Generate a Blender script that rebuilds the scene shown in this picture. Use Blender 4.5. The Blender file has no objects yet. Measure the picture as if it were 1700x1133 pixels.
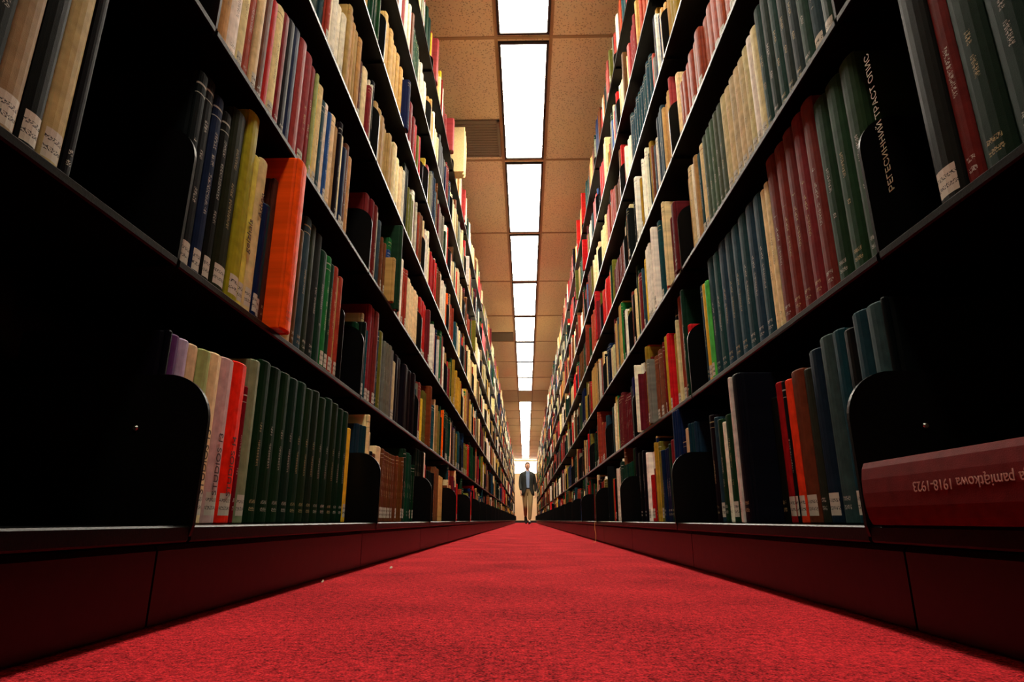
import bpy, bmesh, math, random
from mathutils import Vector, Matrix
R = random.Random(11)
scene = bpy.context.scene
HC = 0.116            # lens height above carpet
CEIL = HC + 2.6
Y_START, BAY, NB = -0.184, 0.914, 28
Y_END = Y_START + BAY*NB
WALL_Y = 28.2

# ------------------------------------------------------------------ helpers
def lin(c):
    return tuple(((x/255)/12.92 if x/255 <= .04045 else ((x/255+.055)/1.055)**2.4) for x in c)

def mat_new(name):
    m = bpy.data.materials.new(name); m.use_nodes = True
    nt = m.node_tree
    return m, nt, nt.nodes['Principled BSDF']

def simple(name, rgb, rough=.5, metal=0.0, spec=.5, emit=0, bump=0, bscale=200, var=0):
    m, nt, b = mat_new(name)
    b.inputs['Base Color'].default_value = (*lin(rgb), 1)
    b.inputs['Roughness'].default_value = rough
    b.inputs['Metallic'].default_value = metal
    b.inputs['Specular IOR Level'].default_value = spec
    if emit:
        b.inputs['Emission Color'].default_value = (*lin(rgb), 1)
        b.inputs['Emission Strength'].default_value = emit
    tc = nt.nodes.new('ShaderNodeTexCoord')
    if bump or var:
        n = nt.nodes.new('ShaderNodeTexNoise'); n.inputs['Scale'].default_value = bscale
        n.inputs['Detail'].default_value = 4
        nt.links.new(tc.outputs['Object'], n.inputs['Vector'])
        if bump:
            bp = nt.nodes.new('ShaderNodeBump'); bp.inputs['Strength'].default_value = bump
            bp.inputs['Distance'].default_value = .002
            nt.links.new(n.outputs['Fac'], bp.inputs['Height'])
            nt.links.new(bp.outputs['Normal'], b.inputs['Normal'])
        if var:
            mr = nt.nodes.new('ShaderNodeMix'); mr.data_type = 'RGBA'
            c = lin(rgb)
            mr.inputs[6].default_value = (*[x*(1-var) for x in c], 1)
            mr.inputs[7].default_value = (*[min(1, x*(1+var)) for x in c], 1)
            nt.links.new(n.outputs['Fac'], mr.inputs[0])
            nt.links.new(mr.outputs[2], b.inputs['Base Color'])
    return m

class MB:
    def __init__(s): s.v=[]; s.f=[]; s.m=[]
    def add(s, vs, fs, mi=0):
        o=len(s.v); s.v.extend(vs)
        for f in fs: s.f.append([i+o for i in f]); s.m.append(mi)
    def box(s, x0,x1,y0,y1,z0,z1, mi=0):
        x0,x1=min(x0,x1),max(x0,x1)
        vs=[(x0,y0,z0),(x1,y0,z0),(x1,y1,z0),(x0,y1,z0),(x0,y0,z1),(x1,y0,z1),(x1,y1,z1),(x0,y1,z1)]
        s.add(vs,[(0,3,2,1),(4,5,6,7),(0,1,5,4),(1,2,6,5),(2,3,7,6),(3,0,4,7)],mi)
    def extr_y(s, pts, y0, y1, sg=1, mi=0):
        n=len(pts)
        vs=[(sg*p[0],y0,p[1]) for p in pts]+[(sg*p[0],y1,p[1]) for p in pts]
        fs=[(i,(i+1)%n,n+(i+1)%n,n+i) for i in range(n)]+[tuple(range(n))[::-1],tuple(range(n,2*n))]
        s.add(vs,fs,mi)
    def obj(s, name, mats, smooth=False, recalc=True):
        me=bpy.data.meshes.new(name); me.from_pydata(s.v,[],s.f)
        for m in mats: me.materials.append(m)
        me.polygons.foreach_set('material_index', s.m)
        me.update()
        if recalc:
            bm=bmesh.new(); bm.from_mesh(me); bmesh.ops.recalc_face_normals(bm, faces=bm.faces); bm.to_mesh(me); bm.free()
        if smooth:
            me.polygons.foreach_set('use_smooth',[True]*len(me.polygons))
        o=bpy.data.objects.new(name,me); scene.collection.objects.link(o); return o

# ------------------------------------------------------------------ node helper
class NT:
    def __init__(s, nt): s.nt=nt
    def val(s, sock, v):
        if isinstance(v,(int,float)): sock.default_value=v
        else: s.nt.links.new(v, sock)
    def math(s, op, a, b=0.0):
        n=s.nt.nodes.new('ShaderNodeMath'); n.operation=op
        s.val(n.inputs[0],a); s.val(n.inputs[1],b); return n.outputs[0]
    def mul(s,*a):
        r=a[0]
        for x in a[1:]: r=s.math('MULTIPLY',r,x)
        return r
    def between(s,x,lo,hi): return s.mul(s.math('GREATER_THAN',x,lo), s.math('LESS_THAN',x,hi))
    def attr(s,name):
        n=s.nt.nodes.new('ShaderNodeAttribute'); n.attribute_name=name; return n
    def sep(s,v):
        n=s.nt.nodes.new('ShaderNodeSeparateXYZ'); s.nt.links.new(v,n.inputs[0]); return n.outputs
    def comb(s,x,y,z):
        n=s.nt.nodes.new('ShaderNodeCombineXYZ')
        for i,v in enumerate((x,y,z)): s.val(n.inputs[i],v)
        return n.outputs[0]
    def noise(s,vec,scale,detail=2):
        n=s.nt.nodes.new('ShaderNodeTexNoise'); n.inputs['Scale'].default_value=scale; n.inputs['Detail'].default_value=detail
        s.nt.links.new(vec,n.inputs['Vector']); return n.outputs['Fac']
    def mix(s,f,a,b):
        n=s.nt.nodes.new('ShaderNodeMix'); n.data_type='RGBA'
        s.val(n.inputs[0],f)
        for k,v in ((6,a),(7,b)):
            if isinstance(v,tuple): n.inputs[k].default_value=(*v,1)
            else: s.nt.links.new(v,n.inputs[k])
        return n.outputs[2]

# ------------------------------------------------------------------ materials
def book_material():
    m,nt,b=mat_new('book_cloth'); N=NT(nt)
    col=N.attr('bcol').outputs['Color']; ink=N.attr('ink').outputs['Color']
    w,z,_=N.sep(N.attr('sp').outputs['Vector'])
    t,H,r1=N.sep(N.attr('dim').outputs['Vector'])
    r2=N.attr('rnd').outputs['Fac']; spine=N.attr('spine').outputs['Fac']
    aw=N.math('ABSOLUTE',w); zh=N.math('DIVIDE',z,H)
    vec=N.comb(w,z,N.mul(r1,7.0))
    # lettering: fine strokes grouped into letters and words
    lv=N.comb(N.mul(w,520.0),N.mul(z,620.0),N.mul(r1,50.0))
    let=N.math('GREATER_THAN',N.noise(lv,1.0,1),.52)
    gap=N.math('GREATER_THAN',N.math('FRACT',N.mul(z,210.0)),.22)
    word=N.math('GREATER_THAN',N.noise(N.comb(0.0,N.mul(z,42.0),N.mul(r1,33.0)),1.0,0),.43)
    top=N.math('ADD',.55,N.mul(r2,.28))
    tw=N.math('MINIMUM',N.mul(t,.15),.0038)
    title=N.mul(spine,let,gap,word,N.between(zh,.34,top),N.math('LESS_THAN',aw,tw),N.math('GREATER_THAN',r1,.3))
    call=N.mul(spine,let,N.math('ADD',N.between(z,.020,.026),N.between(z,.032,.038)),N.math('LESS_THAN',aw,N.mul(t,.24)),N.math('LESS_THAN',r2,.5))
    band=N.mul(spine,N.math('ADD',N.between(zh,.925,.935),N.between(zh,.875,.88)),N.between(r1,.62,.9))
    ink_m=N.math('MINIMUM',N.math('ADD',N.math('ADD',title,call),band),1.0)
    wear=N.noise(vec,60,5)
    dark=N.nt.nodes.new('ShaderNodeMix'); dark.data_type='RGBA'; dark.blend_type='MULTIPLY'
    dark.inputs[0].default_value=.7
    nt.links.new(col,dark.inputs[6])
    gv=N.math('ADD',N.mul(wear,1.4),.3)
    gr=N.comb(gv,gv,gv); nt.links.new(gr,dark.inputs[7])
    c1=N.mix(N.mul(ink_m,.65),dark.outputs[2],ink)
    lab=N.mul(spine,N.math('GREATER_THAN',r2,.64),N.between(z,.012,.044),N.math('LESS_THAN',aw,N.mul(t,.38)))
    labtxt=N.mul(let,N.math('ADD',N.between(z,.020,.025),N.between(z,.031,.036)))
    lc=N.mix(labtxt,(.52,.49,.40),(.06,.06,.06))
    c2=N.mix(lab,c1,lc)
    nt.links.new(c2,b.inputs['Base Color'])
    nt.links.new(N.math('ADD',.42,N.mul(r1,.35)),b.inputs['Roughness'])
    b.inputs['Specular IOR Level'].default_value=.035
    bp=nt.nodes.new('ShaderNodeBump'); bp.inputs['Strength'].default_value=.2; bp.inputs['Distance'].default_value=.001
    nt.links.new(N.noise(vec,900,2),bp.inputs['Height']); nt.links.new(bp.outputs['Normal'],b.inputs['Normal'])
    return m
M_book=book_material()
M_black=simple('black_enamel_steel',(8,8,8),.30,spec=.11,bump=.12,bscale=300)
M_kick=simple('kick_plate_enamel',(15,9,9),.34,spec=.28,bump=.15,bscale=40,var=.3)

def carpet_material():
    m,nt,b=mat_new('red_carpet'); N=NT(nt)
    tc=nt.nodes.new('ShaderNodeTexCoord').outputs['Object']
    n1=N.noise(tc,420,3); n2=N.noise(tc,5,3); n3=N.noise(tc,120,3)
    f=N.math('ADD',N.mul(n1,.50),N.math('ADD',N.mul(n3,.32),N.mul(n2,.18)))
    mp=nt.nodes.new('ShaderNodeMapRange'); mp.inputs[1].default_value=.41; mp.inputs[2].default_value=.59
    nt.links.new(f,mp.inputs[0])
    c=N.mix(mp.outputs[0],lin((100,8,16)),lin((236,50,58)))
    nt.links.new(c,b.inputs['Base Color']); b.inputs['Roughness'].default_value=.95
    b.inputs['Specular IOR Level'].default_value=.08
    bp=nt.nodes.new('ShaderNodeBump'); bp.inputs['Strength'].default_value=1; bp.inputs['Distance'].default_value=.006
    nt.links.new(n1,bp.inputs['Height']); nt.links.new(bp.outputs['Normal'],b.inputs['Normal'])
    return m
def ceiling_material():
    m,nt,b=mat_new('acoustic_tile'); N=NT(nt)
    tc=nt.nodes.new('ShaderNodeTexCoord').outputs['Object']
    n1=N.noise(tc,75,5)
    v=nt.nodes.new('ShaderNodeTexVoronoi'); v.inputs['Scale'].default_value=80; nt.links.new(tc,v.inputs['Vector'])
    pit=N.mul(N.math('LESS_THAN',v.outputs['Distance'],.34),N.math('GREATER_THAN',n1,.46))
    c=N.mix(N.mul(pit,.55),lin((232,216,182)),lin((120,94,64)))
    nt.links.new(c,b.inputs['Base Color']); b.inputs['Roughness'].default_value=.9
    bp=nt.nodes.new('ShaderNodeBump'); bp.inputs['Strength'].default_value=.5; bp.inputs['Distance'].default_value=.003
    bp.invert=True
    nt.links.new(pit,bp.inputs['Height']); nt.links.new(bp.outputs['Normal'],b.inputs['Normal'])
    return m
M_carpet=carpet_material(); M_ceil=ceiling_material()
M_wall=simple('cream_wall_paint',(240,222,176),.8,bump=.1,var=.04,bscale=30)
M_tbar=simple('ceiling_grid_paint',(170,140,100),.5)
M_frame=simple('light_frame_dark',(20,17,14),.5)
M_panel=simple('fluorescent_diffuser',(255,246,228),.5,emit=29)
M_vent=simple('vent_grey',(120,112,98),.6,bump=.6,bscale=150,var=.4)

# ------------------------------------------------------------------ room shell
def box_obj(name,x0,x1,y0,y1,z0,z1,mat):
    b=MB(); b.box(x0,x1,y0,y1,z0,z1); return b.obj(name,[mat])
RX=2.4; YB=-3.0
box_obj('floor',-RX,RX,YB,WALL_Y,-.1,0,M_carpet)
box_obj('ceiling',-RX,RX,YB,WALL_Y,CEIL+.03,CEIL+.15,M_ceil)
box_obj('wall_left',-RX-.1,-RX,YB,WALL_Y,0,CEIL+.15,M_wall)
box_obj('wall_right',RX,RX+.1,YB,WALL_Y,0,CEIL+.15,M_wall)
box_obj('wall_front',-RX,RX,YB-.1,YB,0,CEIL+.15,M_wall)
# end wall with window opening
b=MB()
b.box(-RX,RX,WALL_Y,WALL_Y+.15,0,HC+2.0); b.box(-RX,-1.1,WALL_Y,WALL_Y+.15,HC+2.0,CEIL+.15)
b.box(1.1,RX,WALL_Y,WALL_Y+.15,HC+2.0,CEIL+.15); b.box(-1.1,1.1,WALL_Y,WALL_Y+.15,CEIL-.02,CEIL+.15)
b.obj('wall_back',[M_wall])
M_day=simple('frosted_window_daylight',(255,250,236),.4,emit=9)
b=MB(); b.box(-1.08,1.08,WALL_Y+.06,WALL_Y+.07,HC+2.02,CEIL-.04,1)
for x0,x1,z0,z1 in((-1.1,1.1,HC+2.0,HC+2.03),(-1.1,1.1,CEIL-.05,CEIL-.02),(-1.1,-1.06,HC+2.03,CEIL-.05),(1.06,1.1,HC+2.03,CEIL-.05),(-.66,-.63,HC+2.03,CEIL-.05),(.63,.66,HC+2.03,CEIL-.05)):
    b.box(x0,x1,WALL_Y+.02,WALL_Y+.06,z0,z1,0)
b.obj('window_1',[M_wall,M_day])
box_obj('baseboard_back',-RX,RX,WALL_Y-.015,WALL_Y,0,.1,M_frame)

# ceiling tiles (with real grooves = grid) and lights
P=1.223; Y1=2.86-.03
LX=.003
lights=[k for k in range(-3,20) if k!=8]
tiles=MB(); bars=MB()
k0=math.floor((YB-Y1)/P); 
mods=[k for k in range(k0,int((WALL_Y-Y1)/P)+1)]
cols=[(-RX,-1.37),(-1.37,-.76),(-.76,-.15),(.156,.766),(.766,1.37),(1.37,RX)]
for k in mods:
    ya=max(YB,Y1+k*P); yb=min(WALL_Y,Y1+(k+1)*P)
    if yb-ya<.05: continue
    for (x0,x1) in cols: tiles.box(x0+.003,x1-.003,ya+.004,yb-.004,CEIL+.002,CEIL+.029)
    if k not in lights or yb>=WALL_Y: tiles.box(-.147,.153,ya+.004,yb-.004,CEIL+.002,CEIL+.029)
    else:
        tiles.box(-.147,.153,ya+.004,ya+.028,CEIL+.002,CEIL+.029); tiles.box(-.147,.153,yb-.028,yb-.004,CEIL+.002,CEIL+.029)
    bars.box(-RX,RX,ya-.009,ya+.009,CEIL-.003,CEIL+.002)
for x in(-.152,.158,-1.37,1.37): bars.box(x-.009,x+.009,YB,WALL_Y,CEIL-.0025,CEIL+.0019)
tiles.obj('ceiling_tiles',[M_ceil]); bars.obj('ceiling_grid_trim',[M_tbar])
def vent(y0,y1):
    v=MB(); x0,x1=-.60,-.165; z=CEIL
    v.box(x0,x1,y0,y1,z-.008,z-.001,0)
    n=14
    for i in range(n):
        yy=y0+.02+(y1-y0-.04)*i/(n-1); v.box(x0+.02,x1-.02,yy-.004,yy+.004,z-.011,z-.008,0)
    for a in((x0,x1,y0,y0+.015),(x0,x1,y1-.015,y1),(x0,x0+.015,y0,y1),(x1-.015,x1,y0,y1)): v.box(*a,z-.013,z-.0081,0)
    return v.obj('ceiling_vent',[M_vent])
vent(3.56,3.99); vent(8.45,8.88)
for k in lights:
    ya=Y1+k*P+.029; yb=Y1+(k+1)*P-.029
    if yb>WALL_Y: continue
    e=MB(); fw=.014; x0,x1=LX-.144,LX+.144
    e.box(x0,x1,ya,yb,CEIL+.0155,CEIL+.028,0)
    e.box(x0,x0+fw,ya,yb,CEIL-.012,CEIL+.0155,0); e.box(x1-fw,x1,ya,yb,CEIL-.012,CEIL+.0155,0)
    e.box(x0+fw,x1-fw,ya,ya+fw,CEIL-.012,CEIL+.0155,0); e.box(x0+fw,x1-fw,yb-fw,yb,CEIL-.012,CEIL+.0155,0)
    e.box(x0+fw+.001,x1-fw-.001,ya+fw+.001,yb-fw-.001,CEIL-.004,CEIL+.008,1)
    e.obj('fluorescent_ceiling_light',[M_frame,M_panel])

# ------------------------------------------------------------------ shelving
ZS=[-.006,.328,.696,1.063,1.426,1.79,2.16]
ZS=[z+HC for z in ZS]
F0,FU,BK=.385,.45,.70
def shelf_profile(F,Z,lip=.022):
    return [(F+.002,Z),(F,Z-.002),(F,Z-lip+.002),(F+.002,Z-lip),(F+.006,Z-lip),(F+.007,Z-lip+.003),(F+.007,Z-.004),(BK,Z-.004),(BK,Z)]
def bracket_profile(F,Z,h,r):
    p=[(BK,Z-.018),(F+.004,Z-.012),(F+.001,Z)]
    for i in range(13):
        a=math.pi-i*(math.pi/2)/12
        p.append((F+r+r*math.cos(a), Z+h-r+r*math.sin(a)))
    p.append((BK,Z+h)); return p
def bookend(mb,sg,F,Z,y,h=.15,facing=-1):
    r=.03; p=[(F+.13,Z+.0005),(F,Z+.0005)]
    for i in range(9):
        a=math.pi-i*(math.pi/2)/8; p.append((F+r+r*math.cos(a),Z+h-r+r*math.sin(a)))
    for i in range(9):
        a=math.pi/2-i*(math.pi/2)/8; p.append((F+.13-r+r*math.cos(a),Z+h-r+r*math.sin(a)))
    mb.extr_y(p,y-.0012,y+.0012,sg)
    y2=y+facing*.09
    mb.box(sg*F,sg*(F+.13),min(y,y2),max(y,y2),Z+.0004,Z+.0018)
shelvings={}
for sg in(-1,1):
    s=MB()
    for bi in range(NB):
        ya=Y_START+bi*BAY; yb=ya+BAY
        for i,z in enumerate(ZS):
            F=F0 if i==0 else FU
            s.extr_y(shelf_profile(F,z,.018 if i==0 else .012),ya+.0035,yb-.0035,sg)
        kx=.42
        s.extr_y([(kx,.002),(kx,.082),(kx+.004,.088),(kx+.02,.088),(kx+.02,.002)],ya+.002,yb-.002,sg,1)
        # back sheet
        s.box(sg*(BK+.004),sg*(BK+.008),ya+.002,yb-.002,.0,ZS[6]+.1)
    for bi in range(NB+1):
        y=Y_START+bi*BAY
        for i,z in enumerate(ZS):
            if i==0: p=bracket_profile(F0-.004,z,.178,.058)
            elif i==6: p=bracket_profile(FU,z,.10,.05)
            else: p=bracket_profile(FU,z,.20,.055)
            s.extr_y(p,y-.0028,y+.0028,sg)
        s.box(sg*(BK-.03),sg*(BK+.004),y-.016,y+.016,0,ZS[6]+.12)
    # small bright disc added to the near base brackets, stands in for a highlight
    for yy_ in (Y_START+BAY,):
        n_=12; cx_,cz_=sg*.468,ZS[0]+.112
        vs=[(cx_+.0035*math.cos(2*math.pi*k/n_),yy_-.0028,cz_+.0035*math.sin(2*math.pi*k/n_)) for k in range(n_)]+[(cx_+.0022*math.cos(2*math.pi*k/n_),yy_-.0048,cz_+.0022*math.sin(2*math.pi*k/n_)) for k in range(n_)]
        s.add(vs,[(k,(k+1)%n_,n_+(k+1)%n_,n_+k) for k in range(n_)]+[tuple(range(n_,2*n_)),tuple(range(n_))[::-1]],2)
    # end panels
    s.box(sg*.44,sg*(BK+.01),Y_END+.004,Y_END+.02,0,ZS[6]+.12)
    shelvings[sg]=s

# ------------------------------------------------------------------ books
PAL=dict(cream=(220,200,148),white=(231,223,200),tan=(178,139,82),brown=(98,57,32),maroon=(102,28,30),red=(180,28,28),
 brick=(150,56,38),dgreen=(18,48,30),olive=(106,100,36),teal=(24,56,64),navy=(16,28,58),black=(14,14,16),grey=(116,114,98),
 orange=(236,92,20),yellow=(216,178,50),blue=(36,74,132),green=(30,102,52),purple=(80,44,94),lilac=(170,152,178),mustard=(164,128,40),
 pgreen=(166,176,112),dred=(116,16,22),dusty=(146,56,52),slate=(42,62,68),pink=(200,108,108),ggrey=(140,148,122))
class Books:
    def __init__(s): s.v=[];s.f=[];s.sp=[];s.col=[];s.ink=[];s.dim=[];s.rnd=[];s.spine=[]
    def book(s,sg,y0,t,z0,H,D,xs,rgb,lean=0.0,near=True,r1=None,r2=None):
        r1=R.random() if r1 is None else r1; r2=R.random() if r2 is None else r2
        c=lin(rgb); lum=.3*c[0]+.6*c[1]+.1*c[2]
        ink=(.50,.40,.20) if R.random()<.5 else (.55,.52,.44)
        if lum>.22: ink=(.06,.05,.05) if R.random()<.7 else (.35,.05,.04)
        yc=y0+t/2; bl=min(.007,t*.22)
        def put(w,d,z):
            yy=w; zz=z
            if lean:
                pv=-t/2 if lean>0 else t/2
                a=-lean; q=w-pv
                yy=pv+q*math.cos(a)-z*math.sin(a); zz=q*math.sin(a)+z*math.cos(a)
                # keep bottom corner on shelf
                zz+=abs(math.sin(lean))*t
            s.v.append((sg*(xs+d),yc+yy,z0+zz)); s.sp.append((w,z,0.0))
        def face(idx,col,sp):
            s.f.append(idx if sg>0 else idx[::-1])
            s.col.append((*col,1.0)); s.ink.append((*ink,1.0)); s.dim.append((t,H,r1)); s.rnd.append(r2); s.spine.append(sp)
        o=len(s.v); h=t/2
        page=(.62,.55,.40)
        if near:
            out=[(-h,D),(-h,.013),(-h+.0016,.0085),(-h,.0045+bl*.4)]
            nA=7
            for i in range(nA):
                a=math.radians(-78+156*i/(nA-1)); out.append((h*math.sin(a)/math.sin(math.radians(78))*.985, bl*(1-math.cos(a))))
            out+=[(h,.0045+bl*.4),(h-.0016,.0085),(h,.013),(h,D)]
            n_out=len(out)
            inn=[(h-.003,D),(h-.003,.008),(-h+.003,.008),(-h+.003,D)]
            pts=out+inn; n=len(pts)
            for zz,ins in((0,.0012),(.002,0),(H-.002,0),(H,.0012)):
                for i,(w,d) in enumerate(pts):
                    put(w*(1-ins*.6/h) if i<n_out else w,d+(ins if 3<i<n_out-4 else 0),zz)
            for l in range(3):
                for i in range(n):
                    j=(i+1)%n
                    sp=1.0 if (3<=i<n_out-4) else 0.0
                    face([o+l*n+i,o+l*n+j,o+(l+1)*n+j,o+(l+1)*n+i],c,sp)
            face([o+i for i in range(n)][::-1],c,0.0); face([o+3*n+i for i in range(n)],c,0.0)
            o=len(s.v)
            for zz in(.003,H-.004):
                for w,d in((-h+.003,D-.004),(-h+.003,.008),(h-.003,.008),(h-.003,D-.004)): put(w,d,zz)
            for q in([0,1,5,4],[1,2,6,5],[2,3,7,6],[3,0,4,7],[4,5,6,7],[3,2,1,0]): face([o+k for k in q],page,0.0)
        else:
            out=[(-h,D),(-h,bl*.9),(-h*.55,bl*.2),(h*.55,bl*.2),(h,bl*.9),(h,D)]; n=6
            for zz in(0,H):
                for w,d in out: put(w,d,zz)
            for i in range(n):
                j=(i+1)%n; face([o+i,o+j,o+n+j,o+n+i],c if i!=5 else page,1.0 if 1<=i<=3 else 0.0)
            face([o+i for i in range(n)][::-1],page,0.0); face([o+n+i for i in range(n)],page,0.0)
    def obj(s,name):
        me=bpy.data.meshes.new(name); me.from_pydata(s.v,[],s.f)
        def at(nm,ty,dom,data,key):
            a=me.attributes.new(nm,ty,dom)
            flat=[x for d in data for x in d] if isinstance(data[0],tuple) else data
            a.data.foreach_set(key,flat)
        at('sp','FLOAT_VECTOR','POINT',s.sp,'vector'); at('bcol','FLOAT_COLOR','FACE',s.col,'color')
        at('ink','FLOAT_COLOR','FACE',s.ink,'color'); at('dim','FLOAT_VECTOR','FACE',s.dim,'vector')
        at('rnd','FLOAT','FACE',s.rnd,'value'); at('spine','FLOAT','FACE',s.spine,'value')
        me.materials.append(M_book); me.update()
        o=bpy.data.objects.new(name,me); scene.collection.objects.link(o); return o

def jit(rgb,a=.10):
    k=1+R.uniform(-a,a); return tuple(max(4,min(250,x*k+R.uniform(-5,5))) for x in rgb)
W_UP=dict(cream=22,white=15,tan=8,brown=9,maroon=6,red=6,brick=5,dgreen=8,teal=4,navy=4,black=5,grey=4,yellow=4,mustard=4,blue=2,green=3,orange=3,olive=5,slate=3,dusty=4)
W_LO=dict(cream=7,white=5,tan=6,brown=10,maroon=8,red=5,brick=5,dgreen=17,teal=7,navy=7,black=12,grey=3,yellow=3,mustard=3,blue=2,green=3,orange=3,olive=6,slate=5,purple=1,dusty=3,pgreen=1)
W_RT=dict(cream=14,white=10,tan=8,brown=8,maroon=12,red=13,brick=9,dgreen=14,teal=6,navy=5,black=6,grey=3,yellow=3,mustard=3,blue=2,green=2,olive=5,slate=4,dusty=5)
def pick(w):
    ks=list(w); return R.choices(ks,[w[k] for k in ks])[0]

BK_={-1:Books(),1:Books()}
def spine_x(i): return .450 if i==0 else .466
def seq(sg,row,y,items,gap=.0006):
    """items: (colour, thickness, height[, protrude, r1, r2])"""
    for it in items:
        c,t,H=it[:3]; pr=it[3] if len(it)>3 else R.uniform(-.003,.003)
        r1=it[4] if len(it)>4 else None; r2=it[5] if len(it)>5 else None
        rgb=PAL[c] if isinstance(c,str) else c
        BK_[sg].book(sg,y,t-gap,ZS[row]+.0005,H,.19,spine_x(row)-pr,jit(rgb,.05),0,True,r1,r2)
        y+=t
    return y
def fill(sg,row,ya,yb,weights,full=None,start=None):
    y=ya+.008+R.uniform(0,.004) if start is None else start
    lim=yb-.008
    if full is None: full=R.random()<.62
    end=lim if full else lim-R.uniform(.04,.24)
    run=0; last=False
    while True:
        if run<=0:
            ck=pick(weights); run=R.choices([1,2,3,5,8,12],[38,24,14,12,7,3])[0]
            if ck in('yellow','orange','blue','green','purple'): run=min(run,2)
            bt=min(.055,max(.013,R.gauss(.028,.011))); bh=R.choices([.20,.225,.245,.265,.29,.31],[12,24,26,20,12,6])[0]+R.uniform(-.01,.01)
            r1=R.random(); r2=R.random(); multi=run>2
            bcol=jit(PAL[ck],.15)
        t=bt if multi else min(.060,max(.011,R.gauss(.028,.012)))
        H=bh if multi else bh+R.uniform(-.035,.03)
        if multi: t=max(.012,t+R.uniform(-.004,.004))
        if y+t>end: break
        col=jit(bcol,.05) if multi else jit(PAL[pick(weights)],.15)
        pr=R.gauss(0,.004)
        if R.random()<.03: pr+=R.uniform(.01,.03)
        if R.random()<.05: pr-=R.uniform(.01,.03)
        near=(ya<5.5)
        BK_[sg].book(sg,y,t-.0006,ZS[row]+.0005,min(H,.335),R.uniform(.15,.19),spine_x(row)-pr,col,0,near,r1 if multi else None,r2 if multi else None)
        y+=t; run-=1
    # leaning last book / bookend
    if not full:
        sl=end-y
        t=.022; H=.235
        if R.random()<.5 and lim-y>.10:
            BK_[sg].book(sg,y+.035,t,ZS[row]+.0005,H,.17,spine_x(row),jit(PAL[pick(weights)]),-.12,ya<5.5)
            y+=.075
        bookend(shelvings[sg],sg,spine_x(row)-.006,ZS[row],y+.006,R.choice([.14,.16,.20]),1)

# explicit near rows ------------------------------------------------ LEFT
y=Y_START+BAY+.006
G=lambda n,c,t,h,r1=.5,r2=.2:[(c,t+R.uniform(-.003,.003),h+R.uniform(-.004,.004),0.0,r1,r2) for _ in range(n)]
y=seq(-1,0,y,[((12,12,16),.008,.238,0,.1,.1),('purple',.020,.236,0,.1,.1),('lilac',.024,.236,0,.1,.1),('cream',.027,.236),('pgreen',.031,.236),('cream',.036,.240,0,.1,.9),((206,174,170),.040,.242,0,.1,.9),  # leading slim black book is added to darken the over-lit near end
   ((240,44,20),.046,.246,0,.1,.9),('dred',.012,.215),((130,138,104),.034,.264,0,.1,.8)]+G(12,(16,40,22),.0455,.272,.4,.3)+[('yellow',.026,.232,0,.2,.9)])
y=Y_START+BAY+.006
y=seq(-1,1,y,[('black',.022,.30),('black',.030,.31),('navy',.026,.30),('black',.024,.29),((30,30,16),.042,.315,.004),((150,138,32),.038,.342,.008),((204,194,84),.022,.280,.004,.1,.9),
   ((212,192,138),.030,.288,.006,.1,.9),('navy',.022,.215,.006,.2,.9),('teal',.022,.225,0,.2,.9),((66,34,22),.018,.29),((250,84,14),.046,.345,.036,.1,.3),((150,138,110),.046,.298,0,.2,.9),
   ('tan',.042,.250,0,.2,.5),('brown',.024,.262),('slate',.034,.305),((36,44,36),.036,.305),((30,38,32),.036,.300),('dgreen',.042,.275),('green',.030,.278),('dgreen',.026,.27),('brick',.028,.275),('tan',.022,.26),('brick',.026,.268)])
bookend(shelvings[-1],-1,.458,ZS[1],y+.004,.2,1)
y=Y_START+BAY+.006
y=seq(-1,2,y,[('cream',.03,.27),('tan',.025,.26),('white',.03,.27),('cream',.022,.26),('brick',.028,.27),('cream',.02,.25),('brown',.03,.26),('red',.022,.25),('cream',.03,.26),('dred',.026,.27),('black',.03,.28),('navy',.032,.29),
   ('dusty',.034,.29),('dusty',.036,.285),('dred',.03,.28),('pgreen',.012,.28),('yellow',.010,.27),('cream',.026,.27),('teal',.026,.25),('white',.022,.26),('blue',.02,.25),('cream',.03,.26),('tan',.03,.25),('black',.02,.28),('cream',.028,.26),('navy',.03,.24),('brown',.028,.27),('tan',.026,.25)])
# bay 0 left (close to lens), books stop before joint
y=.110
y=seq(-1,1,y,G(5,(60,50,36),.034,.29)+[('cream',.03,.28),('black',.045,.30),('teal',.03,.28),('black',.03,.3),('black',.03,.29),((150,132,90),.030,.27,0,.1,.9),('black',.026,.27,0,.1,.9),((186,164,116),.03,.285,0,.1,.9),('black',.014,.285,0,.1,.1)])
# ---------------------------------------------------------------- RIGHT
y=Y_START+BAY+.006
y=seq(1,0,y,[((12,12,14),.008,.276,0,.1,.1),('slate',.036,.274),('teal',.036,.276),('black',.03,.262),('teal',.034,.27,0,.3,.9),('slate',.040,.272,0,.3,.2),((22,38,44),.040,.262,0,.3,.9),((40,40,32),.03,.24),((92,50,32),.044,.246,0,.3,.8),((212,58,26),.026,.238,0,.2,.8),('black',.012,.24),((140,20,22),.030,.242,0,.2,.8),('black',.03,.22)])  # slim black first book added, covers the too bright end cover with black
BK_[1].book(1,y+.040,.012,ZS[0]+.0005,.272,.20,.395,(206,202,190),0,True,.1,.2)
BK_[1].book(1,y+.0,.0395,ZS[0]+.0005,.272,.20,.397,(10,13,22),0,True,.1,.2)
y+=.10
seq(1,0,y,[('navy',.036,.26,0,.1,.1),('navy',.028,.235),('dgreen',.03,.24),('black',.03,.24),('dgreen',.04,.232),('white',.02,.22),('dgreen',.034,.23),('teal',.03,.24),('black',.03,.25)])
y=Y_START+BAY+.006
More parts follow.
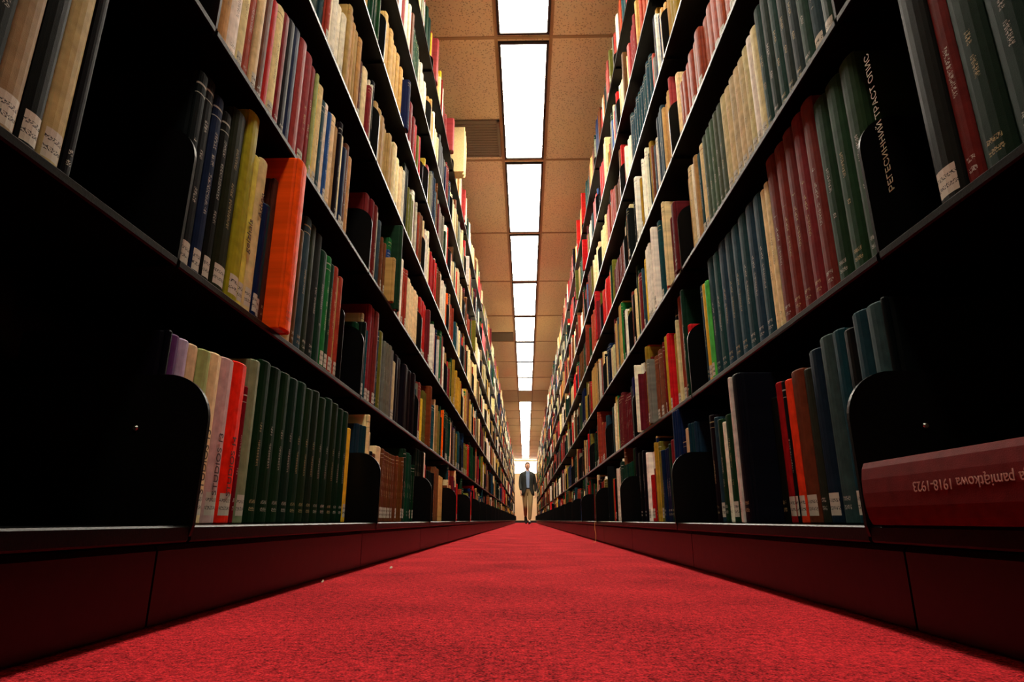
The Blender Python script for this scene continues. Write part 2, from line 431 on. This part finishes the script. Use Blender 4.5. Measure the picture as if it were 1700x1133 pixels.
y=seq(1,1,y,G(3,(28,52,32),.043,.312,.5,.2)+G(5,(108,40,38),.040,.338,.45,.3)+[('cream',.018,.30),('cream',.020,.295)]+G(8,(30,58,66),.046,.305,.45,.3)+[((76,176,70),.026,.26),('yellow',.028,.262),('teal',.026,.27)])
y=Y_START+BAY+.006
y=seq(1,2,y,[('dgreen',.03,.28),('dgreen',.03,.28),('slate',.034,.29)]+G(6,(34,54,48),.034,.29)+[('cream',.028,.27,0,.1,.9),('white',.022,.27,0,.1,.9)]+G(6,(196,178,136),.030,.262,.5,.9)+G(5,(74,90,70),.030,.265)+[('cream',.03,.26),('teal',.026,.25),('tan',.028,.26),('white',.024,.25),('cream',.03,.26),('tan',.02,.24)])
y=.02
y=seq(1,1,y,G(4,(40,40,36),.034,.28)+G(3,(28,40,34),.04,.3)+[((150,130,100),.036,.29,0,.1,.9),((146,20,22),.036,.30,0,.1,.9),('black',.04,.31),('teal',.04,.31)]+G(3,(16,38,30),.046,.318,.4,.2)+[('maroon',.026,.285),((24,30,22),.040,.315,.004,.1,.9)])

skip={(-1,0,1),(-1,1,1),(-1,2,1),(1,0,1),(1,1,1),(1,2,1),(-1,1,0),(1,1,0),(-1,0,0),(1,0,0)}
for sg in(-1,1):
    for bi in range(NB):
        ya=Y_START+bi*BAY; yb=ya+BAY
        for row in range(7):
            if (sg,row,bi) in skip: continue
            w=(W_UP if row>=2 else W_LO) if sg<0 else (W_RT if row>=1 else W_LO)
            fill(sg,row,ya,yb,w,full=True if (row>=2 and R.random()<.75) else None,start=3.60 if (sg,row,bi)==(-1,6,4) else None)
lb=BK_[-1].obj('library_books'); rb=BK_[1].obj('library_books')
M_glint=simple('steel_highlight_spot',(200,200,190),.25,metal=1)  # bright metal for the added highlight discs
for sg in(-1,1): shelvings[sg].obj('library_bookshelf',[M_black,M_kick,M_glint])

# lying book on right base shelf
def extr_book_lying():
    bk=Books(); T,H,D=.066,.30,.21
    bk.book(1,0,T,0,H,D,0,(92,30,30),0,True,.1,.3)
    o=bk.obj('hardcover_book')
    # local: x depth (spine at 0), y thickness, z height -> lay flat: height along Y, thickness along Z
    for v in o.data.vertices:
        x,yy,z=v.co; v.co=(x,z,T-yy)
    bm=bmesh.new(); bm.from_mesh(o.data); bmesh.ops.recalc_face_normals(bm,faces=bm.faces); bm.to_mesh(o.data); bm.free()
    return o
hb=extr_book_lying(); hb.location=(.372,.408,ZS[0]+.001)

M_inkw=simple('spine_ink_pale',(170,130,116),.6); M_inkd=simple('spine_ink_dark',(60,30,26),.6); M_inkl=simple('spine_ink_gold',(150,138,108),.6); M_inks=simple('spine_ink_white',(190,186,176),.6)
def text(txt,loc,ax,ay,size,mat,parent,name,align='CENTER'):
    cu=bpy.data.curves.new(name,'FONT'); cu.body=txt; cu.size=size; cu.align_x=align; cu.align_y='CENTER'; cu.extrude=.0002
    o=bpy.data.objects.new(name,cu); scene.collection.objects.link(o)
    ax=Vector(ax); ay=Vector(ay); az=ax.cross(ay)
    m=Matrix((ax,ay,az)).transposed().to_4x4(); m.translation=Vector(loc)
    o.parent=parent; o.matrix_world=m; cu.materials.append(mat)
    if parent: o.matrix_parent_inverse=Matrix.Translation(parent.location).inverted(); 
    return o
Y0=Y_START+BAY+.006
text('Ksi\u0119ga pami\u0105tkowa 1918-1923',(.3716,.614,ZS[0]+.037),(0,1,0),(0,0,-1),.0135,M_inkw,hb,'spine_title','RIGHT')
UPL=((0,0,1),(0,-1,0))
text('STUDIOS 15',(-.4490,Y0+.128,ZS[0]+.085),*UPL,.017,M_inkd,lb,'spine_title_1')
text('STUDIOS 13',(-.4490,Y0+.166,ZS[0]+.085),*UPL,.017,M_inkd,lb,'spine_title_2')
text('STUDIOS 14',(-.4490,Y0+.209,ZS[0]+.085),*UPL,.017,M_inkd,lb,'spine_title_3')
text('geizhals',(-.4605,Y0+.193,ZS[1]+.13),*UPL,.020,M_inkd,lb,'spine_title_4')
text('Athen',(-.4585,Y0+.219,ZS[1]+.20),*UPL,.020,M_inkd,lb,'spine_title_5')
UPR=((0,0,1),(0,1,0))
text('\u0420\u0415\u0413\u0415\u0421\u0418\u041d\u041d\u0418\u0419 \u0422\u0420\u0410\u0421\u0422 \u041e\u041f\u0418\u0421',(.4606,.6945,ZS[1]+.17),*UPR,.0150,M_inkl,rb,'spine_title_1')
text('Z\nN\nS',(.4490,1.245+.066,ZS[0]+.13),(0,-1,0),(0,0,1),.016,M_inks,rb,'spine_title_2')

# ------------------------------------------------------------------ newspaper sheaf on the top shelf (left)
M_paper=simple('aged_newsprint',(226,206,146),.8,var=.25,bscale=120)
n=MB()
yy=3.49
for i in range(9):
    th=.010; H=.33-.006*(i%3); x0=.386+.004*(i%4); 
    prof=[]
    for k in range(7):
        a=math.radians(-90+180*k/6); prof.append((x0+th*.5*(1-math.cos(a)),yy+th*.5+th*.48*math.sin(a)))
    prof=[(x0+.27,yy+.001)]+prof+[(x0+.27,yy+th-.001)]
    lv=5; vs=[]
    for l in range(lv+1):
        f=l/lv; dx=.012*math.sin(f*3)*(.3+.1*i); sag=.010*(1-f)
        for px,py in prof: vs.append((-(px-dx*.4),py-sag*.5*math.sin(f*2+i)*.3,ZS[6]+.002+H*f))
    m_=len(prof); fs=[]
    for l in range(lv):
        for k in range(m_): fs.append((l*m_+k,l*m_+(k+1)%m_,(l+1)*m_+(k+1)%m_,(l+1)*m_+k))
    fs+= [tuple(range(m_)),tuple(range(lv*m_,(lv+1)*m_))[::-1]]
    n.add(vs,fs); yy+=th
n.obj('folded_newspapers',[M_paper],smooth=False)

# paper scraps on the carpet
M_scrap=simple('scrap_paper',(200,186,160),.8)
def scrap(x,y,s):
    b=MB(); pts=[(0,0,.001),(s,s*.2,.002),(s*1.1,s,.004),(s*.3,s*1.2,.006),(-s*.3,s*.6,.002)]
    b.add([(x+p[0],y+p[1],p[2]) for p in pts]+[(x+p[0],y+p[1],p[2]+.0012) for p in pts],[(0,1,2,3,4),(9,8,7,6,5)]+[(i,(i+1)%5,5+(i+1)%5,5+i) for i in range(5)])
    b.obj('paper_scrap',[M_scrap])
scrap(-.335,1.60,.005); scrap(-.39,1.245,.003)
# loose string hanging at right kick plate
cu=bpy.data.curves.new('loose_string','CURVE'); cu.dimensions='3D'; cu.bevel_depth=.0009; cu.bevel_resolution=2
sp=cu.splines.new('BEZIER'); pts=[(.384,3.56,.111),(.379,3.55,.08),(.381,3.52,.035),(.374,3.5,.004),(.36,3.47,.002)]
sp.bezier_points.add(len(pts)-1)
for bp_,p in zip(sp.bezier_points,pts): bp_.co=p; bp_.handle_left_type=bp_.handle_right_type='AUTO'
so=bpy.data.objects.new('loose_string',cu); scene.collection.objects.link(so); cu.materials.append(simple('string_tan',(214,150,60),.7))

# ------------------------------------------------------------------ man walking
M_skin=simple('skin',(208,150,118),.5); M_jack=simple('jacket_wool',(36,38,32),.85,bump=.3,bscale=400)
M_shirt=simple('shirt_blue',(126,146,176),.8); M_trou=simple('khaki_cotton',(142,118,76),.85,bump=.2,bscale=60)
M_hair=simple('hair_grey_brown',(96,72,52),.8,bump=.8,bscale=150); M_shoe=simple('shoe_leather',(26,18,14),.35)
M_eye=simple('eye_dark',(30,22,18),.3); M_lip=simple('lips',(160,86,76),.5); M_eyew=simple('eye_white',(225,220,210),.3)
man=bpy.data.objects.new('walking_man',None); scene.collection.objects.link(man)
def skin(name,vs,es,rad,mats,matfn=None,sub=2):
    me=bpy.data.meshes.new(name); me.from_pydata(vs,es,[]); o=bpy.data.objects.new(name,me); scene.collection.objects.link(o)
    md=o.modifiers.new('s','SKIN'); md.use_smooth_shade=True
    for i,r in enumerate(rad):
        d=me.skin_vertices[0].data[i]; d.radius=r if isinstance(r,tuple) else (r,r); d.use_root=(i==0)
    o.modifiers.new('u','SUBSURF').levels=sub
    dg=bpy.context.evaluated_depsgraph_get(); nm=bpy.data.meshes.new_from_object(o.evaluated_get(dg))
    o.modifiers.clear(); o.data=nm
    nm.materials.clear()
    for m in mats: nm.materials.append(m)
    for p in nm.polygons:
        p.use_smooth=True; p.material_index=matfn(p.center) if matfn else 0
    o.parent=man; return o
# joints: pelvis, waist, chest, upper chest, neck base, neck top; left arm; right arm (swung forward); left leg (leading); right leg (trailing)
V=[(0,0,.96),(0,0,1.10),(0,-.005,1.29),(0,0,1.42),(0,-.005,1.50),(0,-.015,1.57),
   (.10,0,1.435),(.180,0,1.42),(.232,.06,1.15),(.238,.07,.91),
   (-.10,0,1.435),(-.180,0,1.42),(-.222,-.03,1.14),(-.215,-.20,.95),
   (.085,-.01,.90),(.060,-.20,.52),(.030,-.26,.11),
   (-.085,.01,.90),(-.070,-.03,.50),(-.035,.30,.22)]
E=[(0,1),(1,2),(2,3),(3,4),(4,5),(3,6),(6,7),(7,8),(8,9),(3,10),(10,11),(11,12),(12,13),(0,14),(14,15),(15,16),(0,17),(17,18),(18,19)]
Rd=[(.14,.11),(.15,.11),(.16,.115),(.12,.095),.062,.056,.072,.062,.047,.036,.072,.062,.047,.036,.096,.066,.048,.096,.066,.048]
def mf(c):
    if abs(c.x)>.155 and c.z>.86: return 1
    if abs(c.x)>.085 and c.z>1.36: return 1
    if c.z<1.0: return 2
    if c.z>1.485 and abs(c.x)<.08: return 3
    return 0
skin('body',V,E,Rd,[M_shirt,M_jack,M_trou,M_skin],mf)
def hand(sx,wx,wy,wz,nm):
    skin(nm+'_palm',[(wx,wy,wz+.02),(wx,wy-.008,wz-.03),(wx-sx*.002,wy-.014,wz-.085)],[(0,1),(1,2)],[(.024,.026),(.020,.036),(.016,.040)],[M_skin])
    for i,(oy,L) in enumerate(((-.044,.070),(-.022,.080),(-.001,.075),(.019,.060))):
        bx,by,bz=wx-sx*.002,wy+oy-.002,wz-.082
        skin(f'{nm}_finger_{i+1}',[(bx,by,bz),(bx-sx*.004,by-.003,bz-L*.45),(bx-sx*.014,by-.004,bz-L*.78),(bx-sx*.026,by-.002,bz-L)],[(0,1),(1,2),(2,3)],[.0095,.009,.0085,.007],[M_skin],sub=1)
    skin(nm+'_thumb',[(wx-sx*.004,wy-.028,wz-.03),(wx-sx*.012,wy-.056,wz-.058),(wx-sx*.016,wy-.064,wz-.088)],[(0,1),(1,2)],[.013,.011,.009],[M_skin],sub=1)
hand(1,.238,.07,.885,'left_hand'); hand(-1,-.215,-.215,.925,'right_hand')
def jacket():
    b=MB(); lv=[(.80,.200,.150,34),(.90,.195,.148,24),(1.00,.180,.138,15),(1.08,.173,.133,13),(1.18,.181,.136,20),(1.28,.192,.140,26),(1.38,.192,.132,30),(1.45,.155,.110,36),(1.50,.085,.080,48)]
    n=32; vs=[]
    for z,a,d,g in lv:
        for k in range(n+1):
            th=math.radians(-90+g+(360-2*g)*k/n)
            vs.append((a*math.cos(th),d*math.sin(th)-.004,z))
    fs=[(l*(n+1)+k,l*(n+1)+k+1,(l+1)*(n+1)+k+1,(l+1)*(n+1)+k) for l in range(len(lv)-1) for k in range(n)]
    b.add(vs,fs); o=b.obj('jacket',[M_jack],smooth=True,recalc=False); o.parent=man
    s=o.modifiers.new('t','SOLIDIFY'); s.thickness=.010; s.offset=0
    for sx in(-1,1):
        l=MB(); P=[(.045,-.112,1.12),(.060,-.137,1.13),(.115,-.140,1.34),(.075,-.137,1.37),(.100,-.122,1.40),(.072,-.085,1.49),(.050,-.080,1.495),(.052,-.125,1.36)]
        l.add([(sx*p[0],p[1]-.006,p[2]) for p in P]+[(sx*p[0],p[1]+.004,p[2]) for p in P],[tuple(range(8)),tuple(range(8,16))[::-1]]+[(i,(i+1)%8,8+(i+1)%8,8+i) for i in range(8)])
        o=l.obj('lapel',[M_jack]); o.parent=man
    for sx in(-1,1):
        l=MB(); P=[(.004,-.085,1.475),(.030,-.098,1.445),(.062,-.070,1.49),(.055,-.045,1.53),(.010,-.076,1.50)]
        l.add([(sx*p[0],p[1]-.008,p[2]) for p in P]+[(sx*p[0],p[1],p[2]) for p in P],[tuple(range(5)),tuple(range(5,10))[::-1]]+[(i,(i+1)%5,5+(i+1)%5,5+i) for i in range(5)])
        o=l.obj('shirt_collar',[M_shirt]); o.parent=man
    l=MB(); vs=[]
    for z in(.985,1.02):
        for k in range(24):
            a=2*math.pi*k/24; vs.append((.158*math.cos(a),.125*math.sin(a),z))
    l.add(vs,[(k,(k+1)%24,24+(k+1)%24,24+k) for k in range(24)]); o=l.obj('belt',[M_shoe],smooth=True); o.parent=man
jacket()
def ell(name,c,s,mat,rot=(0,0,0),seg=20,fn=None):
    bm=bmesh.new(); bmesh.ops.create_uvsphere(bm,u_segments=seg,v_segments=seg*3//4,radius=1)
    for v in bm.verts:
        if fn: fn(v)
        v.co=Vector((v.co.x*s[0],v.co.y*s[1],v.co.z*s[2]))
    me=bpy.data.meshes.new(name); bm.to_mesh(me); bm.free(); me.materials.append(mat)
    for p in me.polygons: p.use_smooth=True
    o=bpy.data.objects.new(name,me); scene.collection.objects.link(o); o.location=c; o.rotation_euler=rot; return o
head=bpy.data.objects.new('head',None); scene.collection.objects.link(head); head.parent=man; head.location=(0,-.025,1.642); head.rotation_euler=(math.radians(7),0,math.radians(14))
def hf(v):
    x,y,z=v.co
    if z<0: 
        k=1-.30*(-z)**1.4; v.co.x*=k
        if y<0: v.co.y*=1-.10*(-z)
        else: v.co.y*=1-.35*(-z)
    if y<-.2 and abs(x)<.28 and -.38<z<.08:   # nose
        v.co.y-=.16*(1-abs(x)/.28)*(1-(z+.38)/.6)
    if y<-.3 and .08<z<.25: v.co.y-=.04
    if y<-.3 and .02<z<.16 and .22<abs(x)<.6: v.co.y+=.07
    if y<-.2 and z<-.75: v.co.y-=.10
for nme,c,s,m,f in(('skull',(0,0,0),(.076,.096,.120),M_skin,hf),('ear_l',(.077,.01,-.005),(.010,.020,.032),M_skin,None),('ear_r',(-.077,.01,-.005),(.010,.020,.032),M_skin,None),
   ('eye_l',(.030,-.081,.008),(.012,.009,.008),M_eyew,None),('eye_r',(-.030,-.081,.008),(.012,.009,.008),M_eyew,None),
   ('iris_l',(.030,-.088,.008),(.005,.004,.005),M_eye,None),('iris_r',(-.030,-.088,.008),(.005,.004,.005),M_eye,None),
   ('brow_l',(.031,-.088,.026),(.018,.006,.004),M_hair,None),('brow_r',(-.031,-.088,.026),(.018,.006,.004),M_hair,None),
   ('mouth',(0,-.083,-.064),(.024,.008,.006),M_lip,None),('moustache',(0,-.088,-.050),(.030,.008,.008),M_hair,None)):
    o=ell(nme,c,s,m,fn=f,seg=28 if nme=='skull' else 12); o.parent=head
def hairf(v):
    x,y,z=v.co
    lim=.42 if y<-.25 else (-.05 if y<.25 else -.45)
    if z<lim: v.co.z=lim; v.co.x*=.9; v.co.y*=.9
    v.co+=v.co.normalized()*.03*math.sin(x*14)*math.cos(y*11)
o=ell('hair',(0,.006,.012),(.081,.099,.122),M_hair,fn=hairf,seg=28); o.parent=head
def shoe(x,y,z,pitch,nm):
    b=MB(); prof=[(.10,.036,.075),(.06,.042,.085),(0,.043,.07),(-.06,.048,.055),(-.12,.044,.042),(-.165,.022,.028)]
    n=12; vs=[]
    for yy,w,h in prof:
        for k in range(n):
            a=2*math.pi*k/n; zz=max(0,h*.5+h*.55*math.sin(a)); vs.append((w*math.cos(a),yy,zz))
    fs=[(l*n+k,l*n+(k+1)%n,(l+1)*n+(k+1)%n,(l+1)*n+k) for l in range(5) for k in range(n)]+[tuple(range(n)),tuple(range(5*n,6*n))]
    b.add(vs,fs); o=b.obj(nm,[M_shoe],smooth=True); o.parent=man; o.location=(x,y,z); o.rotation_euler=(pitch,0,0)
shoe(.030,-.285,.016,math.radians(-6),'shoe_left'); shoe(-.035,.285,.118,math.radians(42),'shoe_right')
man.location=(.055,18.5,0); man.rotation_euler=(0,0,math.radians(5))

# ------------------------------------------------------------------ world, camera
w=bpy.data.worlds.new('World'); scene.world=w; w.use_nodes=True
w.node_tree.nodes['Background'].inputs[0].default_value=(.02,.018,.015,1)
cam=bpy.data.cameras.new('camera'); co=bpy.data.objects.new('camera',cam); scene.collection.objects.link(co)
cam.sensor_width=36; cam.lens=36*1020/1700; cam.clip_start=.02
pitch=math.atan(297.5/1020)
co.location=(0,0,HC); co.rotation_euler=(math.pi/2+pitch,0,math.atan(23/1020*math.cos(pitch)))
scene.camera=co
scene.view_settings.view_transform='Standard'
scene.view_settings.look='None'
scene.view_settings.exposure=0
